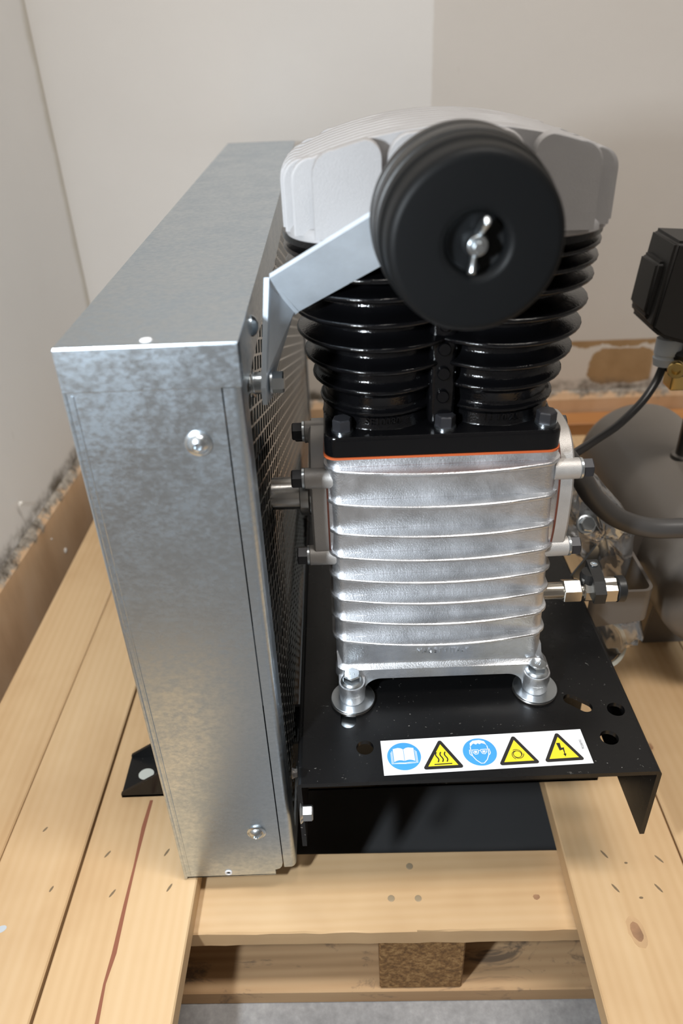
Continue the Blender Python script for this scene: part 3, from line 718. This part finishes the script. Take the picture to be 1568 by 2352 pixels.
finplate(-11, 27, 440.5, 6.5, 13, 9, -1); finplate(109, 146, 440.5, 6.5, 9, 13, -1); finplate(30, 105, 444, 5, 14, 14, 1)
finplate(XM-78, XM+78, 552.5, 5, 12, 12)
t.box(28, 107, 446, 456, 371, 396, 2)
t.lathe([(0, 22), (34, 22)], (62.5, 450, 388), (0, -1, 0), 40)
head = obj('cylinder_head', t, M['alu_sand'], comp, smooth=40)
# --- intake filter
FX, FZc = 62.5, 387.5
t = B(); t.lathe([(-8, 20), (0, 24), (2, 38), (2.4, 43.6), (3.4, 44.4), (12, 44.5), (13, 44), (13.6, 42.6), (16, 42.6), (16.8, 43.8), (18, 44.1), (29, 43.7), (30, 43), (30.6, 41.2), (33, 41.2)], (FX, 404, FZc), (0, -1, 0), 96)
filt = obj('air_filter', t, M['filter_rubber'], comp, smooth=30)
t = B(); t.lathe([(32, 40), (33.4, 42.2), (34.4, 42.7), (43, 42.3), (44.4, 41.6), (45.2, 40.8), (50, 40.4), (58, 40.0), (60.6, 39.2), (62.2, 37.6), (62.8, 35.4), (62.8, 17.5), (62.2, 15.4), (60, 13.8), (56.5, 12.8), (55.8, 11), (55.8, 0)], (FX, 404, FZc), (0, -1, 0), 96)
obj('filter_lid', t, M['filter'], filt, smooth=50)
wc = V((FX+.2, 404-55.8, FZc))
t = B(); t.lathe([(0, 5.4), (1, 5.8), (2.4, 5.6), (8, 4.6), (9, 3.9)], wc, (0, -1, 0), 28); t.lathe([(6, 2.7), (11.6, 2.7), (12.2, 2.1)], wc, (0, -1, 0), 20)
for s in (1, -1):
    p0 = wc+V((.4*s, -3.5, 3.0*s)); p1 = wc+V((1.6*s, -7, 7.5*s)); p2 = wc+V((3.0*s, -11, 11.2*s)) if s > 0 else wc+V((-2.2, -9, -11.6))
    rings = []
    for p, w, h in ((p0, 1.9, 3.2), (p1, 1.5, 3.0), (p2, 2.0, 2.6), (p2+(p2-p1)*.12, 1.1, 1.5)):
        d = (p2-p0).normalized(); a = V((1, 0, 0)); a = (a-d*a.dot(d)).normalized(); c = d.cross(a)
        rings.append([p+a*math.cos(2*math.pi*i/14)*w+c*math.sin(2*math.pi*i/14)*h for i in range(14)])
    t.loft(rings)
obj('wing_nut', t, M['zinc'], filt, smooth=60)

# --- zinc strap holding the guard to the pump
A_, B_, C_, D_ = V((-38, 436, 351)), V((-23.5, 458, 324)), V((27, 430.5, 357.5)), V((24, 413, 389))
D_ = A_+(C_-B_)*1.15; C_ = B_+(C_-B_)*1.15
n = (B_-A_).cross(D_-A_).normalized()*3
if n.y > 0: n = -n
t = B(); t.prism([A_, B_, C_, D_], -n)
tab = [A_+V((-.2, 0, .4)), B_+V((0, 0, -.3)), V((-35.5, 468, 313)), V((-43.5, 456, 270)), V((-46.5, 441, 270)), V((-46, 435, 284))]
t.prism(tab, (-3, 0, 0)); strap = obj('guard_strap', t, M['zinc_strap'], comp, smooth=0, label='bent zinc plated flat strap between belt guard and filter')
sb = V((-43.5, 446, 283)); t = B(); t.lathe([(0, 8.5), (1.4, 8.5)], sb, (1, 0, 0), 28); hexbolt(t, sb+V((1.4, 0, 0)), (1, 0, 0), 12, 7, 0, phase=.3); obj('strap_bolt', t, M['zinc'], strap)
t = B(); t.lathe([(0, 9), (3, 9), (3.2, 7), (9, 7), (9.2, 8.6), (11, 8.6)], (-57, 446, 283), (1, 0, 0), 28); obj('strap_spacer', t, M['zinc'], strap)

# --- belt guard
gx0, gx1, gy0, gy1, gz0, gz1 = -149.5, -53.0, 378.0, 1214.0, -141.0, 335.0
t = B()
t.box(gx0, gx0+1.5, gy0+.3, gy1, gz0, gz1-.4)                                   # far side sheet
t.box(gx0, gx1+1, gy0+.2, gy1, gz1-1.6, gz1, .7, 2)                             # top sheet
t.box(gx0+.2, gx1+.8, gy0-1.6, gy0+.2, 310, gz1-.3, .7, 2)                      # top sheet's front lip
t.prism([(gx0, gy0, gz0), (gx0, gy0, 311), (-64, gy0, 311), (-64, gy0, -124), (-65, gy0, -129), (-67, gy0, -132), (-71, gy0, -133.5), (-71, gy0, gz0+.6)], (0, 1.6, 0))
t.tube([(gx0+1.0, gy0+.8, gz0), (gx0+1.0, gy0+.8, 311)], 1.5, 10, 0)            # folded corner
t.box(gx0+4.2, gx0+5.8, gy0-.5, gy0+.5, gz0+3, 308, .4, 1)
t.box(gx0, -71, gy0, gy1, gz0, gz0+1.4)
t.box(gx0, gx1, gy1-1.5, gy1, gz0, gz1)
guard = obj('belt_guard', t, M['galv'], comp, smooth=25, label='tall galvanised sheet steel belt guard')
t = B(); sec = []
for i in range(9): a = math.radians(90*i/8); sec.append((gx1-5+5*math.sin(a), gy0+5.6-5*math.cos(a)))
inn = [(-54.6, 392), (-54.6, gy0+6), (-58, gy0+2.4), (-63.2, gy0+2.2)]
poly = [(-63.2, gy0+.6)]+sec+[(gx1, 392)]+inn
t.prism([(x, y, -131) for x, y in poly], (0, 0, 440))
obj('edge_strip', t, M['galv'], guard, smooth=30)
t = B()
t.box(-54.6, gx1, 391, gy1-2, 300, 333.6); t.box(-54.6, gx1, 391, gy1-2, -131, -108); t.box(-54.6, gx1, 391, 401, -108, 300); t.box(-54.6, gx1, gy1-30, gy1-2, -108, 300)
obj('screen_frame', t, M['galv'], guard, smooth=0)
# expanded-metal screen: zig-zag strands meeting at the knots
t = B(); hl, hs_z = 16.0, 4.6; z = -106; k = 0
while z < 299:
    prev = None; j = 0; y = 393
    while y < gy1-24:
        c = V((-55.6-(.7 if (j+k) % 2 else -.3), y, z+(hs_z if (j+k) % 2 else 0)))
        if prev is not None:
            a = V((.9, 0, .35)); q = V((-.25, 0, .6))
            t.add([prev-a*.5-q, prev+a*.5-q, prev+a*.5+q, prev-a*.5+q, c-a*.5-q, c+a*.5-q, c+a*.5+q, c-a*.5+q],
                  [(0, 1, 5, 4), (1, 2, 6, 5), (2, 3, 7, 6), (3, 0, 4, 7)])
        prev = c; y += hl; j += 1
    z += hs_z+1.0; k += 1
obj('mesh_screen', t, M['steel'], guard, smooth=0, kind='stuff')
for px, py in ((456, 1018), (589, 1911)):
    c = on_y(px, py, gy0)
    t = B(); t.lathe([(0, 7.6), (1.0, 7.7), (1.4, 7.0), (1.8, 6.0), (3.2, 5.2), (4.4, 3.6), (4.9, 2.2), (3.2, 1.6), (3.0, 0)], (c.x, gy0, c.z), (0, -1, 0), 36)
    obj('panel_screw', t, M['zinc'], guard)
c = on_y(525, 2004, gy0); t = B(); t.lathe([(0, 3.2), (.7, 3.0), (.7, 1.7), (-.6, 1.5), (-.8, 0)], (c.x, gy0, c.z), (0, -1, 0), 24); obj('rivet_hole', t, M['white'], guard)
c = on_z(335, 781, gz1); t = B(); t.lathe([(0, 3.4), (.5, 3.0), (.8, 1.5)], (c.x, c.y, gz1), (0, 0, 1), 24); obj('weld_spot', t, M['white'], guard)
c = on_x(577, 748, gx1); t = B(); t.lathe([(0, 6.5), (1, 6.6), (3, 5), (4.5, 2.5)], (gx1, c.y, c.z), (1, 0, 0), 24); obj('frame_screw', t, M['zinc'], guard)
# flywheel and belt behind the screen
t = B(); t.lathe([(0, 92), (0, 104), (34, 104), (34, 92)], (-110, 497, CZ), (1, 0, 0), 72, closed=True)
t.lathe([(0, 26), (48, 26)], (-112, 497, CZ), (1, 0, 0), 40)
for i in range(5):
    a = 2*math.pi*i/5+.3; d = V((0, math.cos(a), math.sin(a))); s_ = V((0, -d.z, d.y)); o = V((-98, 497, CZ))
    t.prism([o+d*20+s_*14, o+d*20-s_*14, o+d*95-s_*10, o+d*95+s_*10], (12, 0, 0))
obj('flywheel', t, M['black_gloss'], comp, smooth=40)
t = B(); rings = []; ya, yb, ra_, rb_ = 497, 1040, 105, 60
pts = [V((-93, ya+ra_*math.cos(a), CZ+ra_*math.sin(a))) for a in [math.radians(85+190*i/30) for i in range(31)]]+[V((-93, yb+rb_*math.cos(a), 70+rb_*math.sin(a))) for a in [math.radians(-85+180*i/20) for i in range(21)]]
t.loft([[p+V((dx, 0, 0)) for p in pts] for dx in (-7, 7)], cap=False); obj('drive_belt', t, M['belt'], comp, smooth=0)

# ------------------------------------------------------------------ receiver
TX, TZ, TR, TY0, TY1, TK = 390, -24, 74, 600, 880, .6
tank = thing('air_tank', 'small dark grey horizontal air tank with black pressure switch on top', 'tank', (TX, 740, DT))
prof = [(-TK*TR*math.sin(math.radians(90-90*i/10)), TR*math.cos(math.radians(90-90*i/10))) for i in range(11)]
prof += [(TY1-TY0+TK*TR*math.sin(math.radians(90*i/10)), TR*math.cos(math.radians(90*i/10))) for i in range(11)]
t = B(); t.lathe(prof, (TX, TY0, TZ), (0, 1, 0), 72); obj('vessel', t, M['tank'], tank, smooth=60)
for y in (650, 820):
    t = B(); t.prism([(TX-50, y, DT+.05), (TX+50, y, DT+.05), (TX+44, y, TZ-50), (TX+20, y, TZ-TR+3), (TX-20, y, TZ-TR+3), (TX-44, y, TZ-50)], (0, 5, 0)); obj('leg', t, M['bracket'], tank, smooth=0)
# bent strip bracket on the tank's side
def strip(path, z0, z1, th):
    rings = []; P = [V((p[0], p[1], 0)) for p in path]; o = []; i_ = []
    for k, p in enumerate(P):
        d = (P[min(k+1, len(P)-1)]-P[max(k-1, 0)]).normalized(); nn = V((-d.y, d.x, 0))*th/2; o.append(p+nn); i_.append(p-nn)
    return o+i_[::-1]
bx1, by0 = 290, 556; path = [(232, by0+4), (237, by0)] + [(bx1-9+9*math.sin(math.radians(a)), by0+9-9*math.cos(math.radians(a))) for a in range(0, 91, 15)] + [(bx1, 640), (bx1+4, 650), (326, 664)]
pl = strip(path, 0, 0, 3.2); bz0, bz1 = -31, 12; n_ = len(pl)
t = B(); h_ = n_//2
vs = [V((p.x, p.y, bz0+(6 if 2 <= (i if i < h_ else n_-1-i) <= 9 else 0))) for i, p in enumerate(pl)]+[V((p.x, p.y, bz1)) for p in pl]
t.add(vs, [(i, (i+1) % n_, n_+(i+1) % n_, n_+i) for i in range(n_)]+[(i, i+1, n_-2-i, n_-1-i) for i in range(h_-1)]+[(n_+i, n_+i+1, 2*n_-2-i, 2*n_-1-i) for i in range(h_-1)])
obj('side_bracket', t, M['bracket'], tank, smooth=40, label='bent grey strip bracket')
# riser and pressure switch
RX, RY = 386, 745
t = B(); t.lathe([(0, 15), (5, 14), (6, 10), (95, 10)], (RX, RY, TZ+TR-3), (0, 0, 1), 32); t.lathe([(0, 13), (22, 13)], (RX, RY, 112), (0, 0, 1), 6); riser = obj('riser_pipe', t, M['dark_steel'], tank)
def ypoly(pts, y): return [on_y(px, py, y) for px, py in pts]
t = B()
main = [(1494, 757), (1519, 778), (1600, 800), (1660, 780), (1690, 560), (1555, 555)]
t.prism(ypoly(main, 712), (0, 62, 0)); bmesh.ops.recalc_face_normals(t.bm, faces=t.bm.faces[:]); bmesh.ops.bevel(t.bm, geom=t.bm.edges[:], offset=4, segments=3, affect='EDGES')
t2 = B(); t2.prism(ypoly([(1478, 724), (1495, 747), (1560, 760), (1580, 600), (1510, 604)], 724), (0, 44, 0)); bmesh.ops.recalc_face_normals(t2.bm, faces=t2.bm.faces[:]); bmesh.ops.bevel(t2.bm, geom=t2.bm.edges[:], offset=3.5, segments=3, affect='EDGES'); t.merge(t2.bm)
c = on_y(1526, 600, 742); t.box(c.x-4, c.x+14, 735, 752, c.z-10, c.z+2, 2)
sw = obj('pressure_switch', t, M['switch'], tank, smooth=40)
c = on_y(1585, 812, 742); t = B(); t.lathe([(-16, 26), (-12, 29), (6, 30), (9, 28)], (c.x, 742, c.z), (0, 0, 1), 40); obj('switch_base', t, M['switch'], sw)
c = on_y(1540, 775, 722); t = B(); t.lathe([(0, 3.6), (3, 3.2), (4, 1)], (c.x, 722, c.z), (0, -.6, .8), 16); obj('switch_screw', t, M['zinc'], sw)
g0 = on_y(1536, 790, 738); g1 = on_y(1526, 838, 736); d = (g1-g0).normalized(); t = B(); t.lathe([(-6, 13), (10, 13.2), (10.6, 12), (13, 12), (14, 13.4), (g0.x*0+(g1-g0).length, 11.6)], g0, d, 32); obj('cable_gland', t, M['gland'], sw)
c = on_y(1552, 852, 703); t = B(); t.lathe([(0, 4.4), (0, 7.6), (1.5, 8.6), (7, 8.6), (8.5, 7.6), (8.5, 4.4)], (c.x, 703, c.z), (.45, .9, 0), 32, closed=True); t.lathe([(4, 4.5), (40, 4.5)], (c.x, 703, c.z), (.45, .9, 0), 16); t.box(c.x+10, c.x+30, 728, 752, c.z-34, c.z+8, 3); obj('brass_fitting', t, M['brass'], sw)
# ------------------------------------------------------------------ cable and hose
cb_ = [(1524, 836, 736), (1505, 878, 730), (1472, 925, 715), (1420, 975, 690), (1365, 1012, 660), (1322, 1040, 630), (1290, 1062, 610), (1262, 1085, 600)]
t = B(); t.tube([on_y(*p) for p in cb_], 4.3, 14); obj('power_cable', t, M['cable'], tank)
hp = [(1268, 950), (1298, 1022), (1328, 1088), (1362, 1142), (1415, 1188), (1485, 1211), (1560, 1213), (1640, 1206), (1720, 1190)]
t = B(); t.tube([V((70, 560, 176)), V((110, 580, 178)), V((150, 582, 178)), V((176, 574, 170))]+[on_y(px, py, 566) for px, py in hp[2:]], 9.3, 20); obj('delivery_pipe', t, M['hose'], comp, label='thick dark grey pipe curving out from behind the crankcase')

# ------------------------------------------------------------------ bags of loose fittings
def bag(name, outline, yf, depth, label, seed):
    """crumpled clear bag: front and back sheets that meet at the edge"""
    rnd = random.Random(seed); P = [on_y(px, py, yf) for px, py in outline]; cen = sum(P, V())/len(P); t = B(); n0 = len(P); K = 8
    Q = []
    for i in range(n0): Q += [P[i], (P[i]+P[(i+1) % n0])/2]
    n = len(Q)
    for s in (-1, 1):
        ph = [rnd.uniform(0, 6.28) for _ in range(6)]
        vs = []
        for k in range(K+1):
            f = k/K
            for i, p in enumerate(Q):
                a = 2*math.pi*i/n; q = cen+(p-cen)*(1-f*.97); bul = math.sqrt(max(0, 1-(1-f)**2))*depth*.5
                fold = (abs(math.sin(2.5*a+ph[0]+2*f))+.6*abs(math.sin(4*a+ph[1]-3*f))-.8)*depth*.22*math.sin(math.pi*min(1, f*1.3+.05))+rnd.uniform(-1, 1)*depth*.035
                vs.append(q+V((0, s*bul+fold+depth*.5, fold*.35 if k else 0)) if k else p+V((0, depth*.5, 0)))
        fs = []
        for k in range(K):
            for i in range(n): j = (i+1) % n; fs.append((k*n+i, k*n+j, (k+1)*n+j, (k+1)*n+i))
        t.add(vs, fs)
    o = obj(name, t, M['bag'], None, (cen.x, cen.y, cen.z), smooth=50); return tag(o, label, 'bag')
bag('plastic_bag', [(1336, 1060), (1350, 1085), (1385, 1115), (1400, 1135), (1440, 1180), (1462, 1215), (1480, 1240), (1470, 1258), (1466, 1300), (1458, 1330), (1436, 1372), (1410, 1385), (1385, 1372), (1362, 1330), (1335, 1300), (1305, 1262), (1290, 1220), (1300, 1150), (1310, 1090)], 590, 36, 'crumpled clear bag of fittings behind the drain valve', 3)
bag('plastic_bag', [(1370, 1425), (1480, 1420), (1488, 1470), (1482, 1485), (1440, 1510), (1405, 1530), (1380, 1500)], 566, 30, 'small clear bag with a white ring hanging below the strip bracket', 8)
t = B(); a, b2 = on_y(1325, 1330, 592), on_y(1420, 1215, 592); d = (b2-a).normalized(); s_ = V((-d.z, 0, d.x))
t.prism([a+s_*7, a-s_*7, b2-s_*7, b2+s_*7], (0, 3, 0)); tag(obj('steel_strap', t, M['zinc'], None, a), 'straight zinc plated strap inside the crumpled clear bag', 'strap')
c = on_y(1345, 1205, 590); t = B(); hexbolt(t, c, (0, -.8, .6), 13, 9, 9.5); tag(obj('loose_bolt', t, M['zinc'], None, c), 'zinc hex bolt beside the strap inside the crumpled clear bag', 'bolt')
c = on_y(1368, 1195, 600); t = B(); t.box(c.x-14, c.x+20, 600, 612, c.z-14, c.z+16, 3); tag(obj('rubber_pad', t, M['rubber'], None, c), 'square black rubber pad inside the crumpled clear bag', 'pad')
c = on_y(1375, 1468, 584); t = B(); t.lathe([(0, 4), (0, 21), (4, 22), (9, 22)], c+V((0, -6, 0)), (0, .8, -.6), 40); tag(obj('rubber_puck', t, M['rubber'], None, c), 'round black rubber puck in the bag below the bracket', 'puck')
t = B(); t.lathe([(0, 23), (0, 27), (4, 27), (4, 23)], c+V((0, -6, 0)), (0, .8, -.6), 48, closed=True); tag(obj('plastic_ring', t, M['offwhite'], None, c), 'off white plastic ring around the black rubber puck', 'ring')
# plaster crumbs fallen on the skirting ledge
for px, py, r, off, lb in ((148, 1264, 4.2, 12.5, 'large white crumb of plaster stuck to the face of the brown skirting'), (48, 1157, 3.6, 7, 'white crumb of plaster in the dirt along the top of the skirting'), (118, 1238, 1.6, 12, 'tiny plaster speck on the skirting beside the large crumb')):
    p = on_x(px, py, wl(900)+off)
    t = bmesh.new(); bmesh.ops.create_icosphere(t, subdivisions=2, radius=r)
    for v in t.verts: v.co = v.co*random.uniform(.75, 1.15)+p
    bb = B(); bb.merge(t); tag(obj('plaster_crumb', bb, M['crumb'], None, p, smooth=0), lb, 'crumb', 'plaster crumbs on the skirting')
for o in bpy.data.objects:
    if '_org' in o: del o['_org']
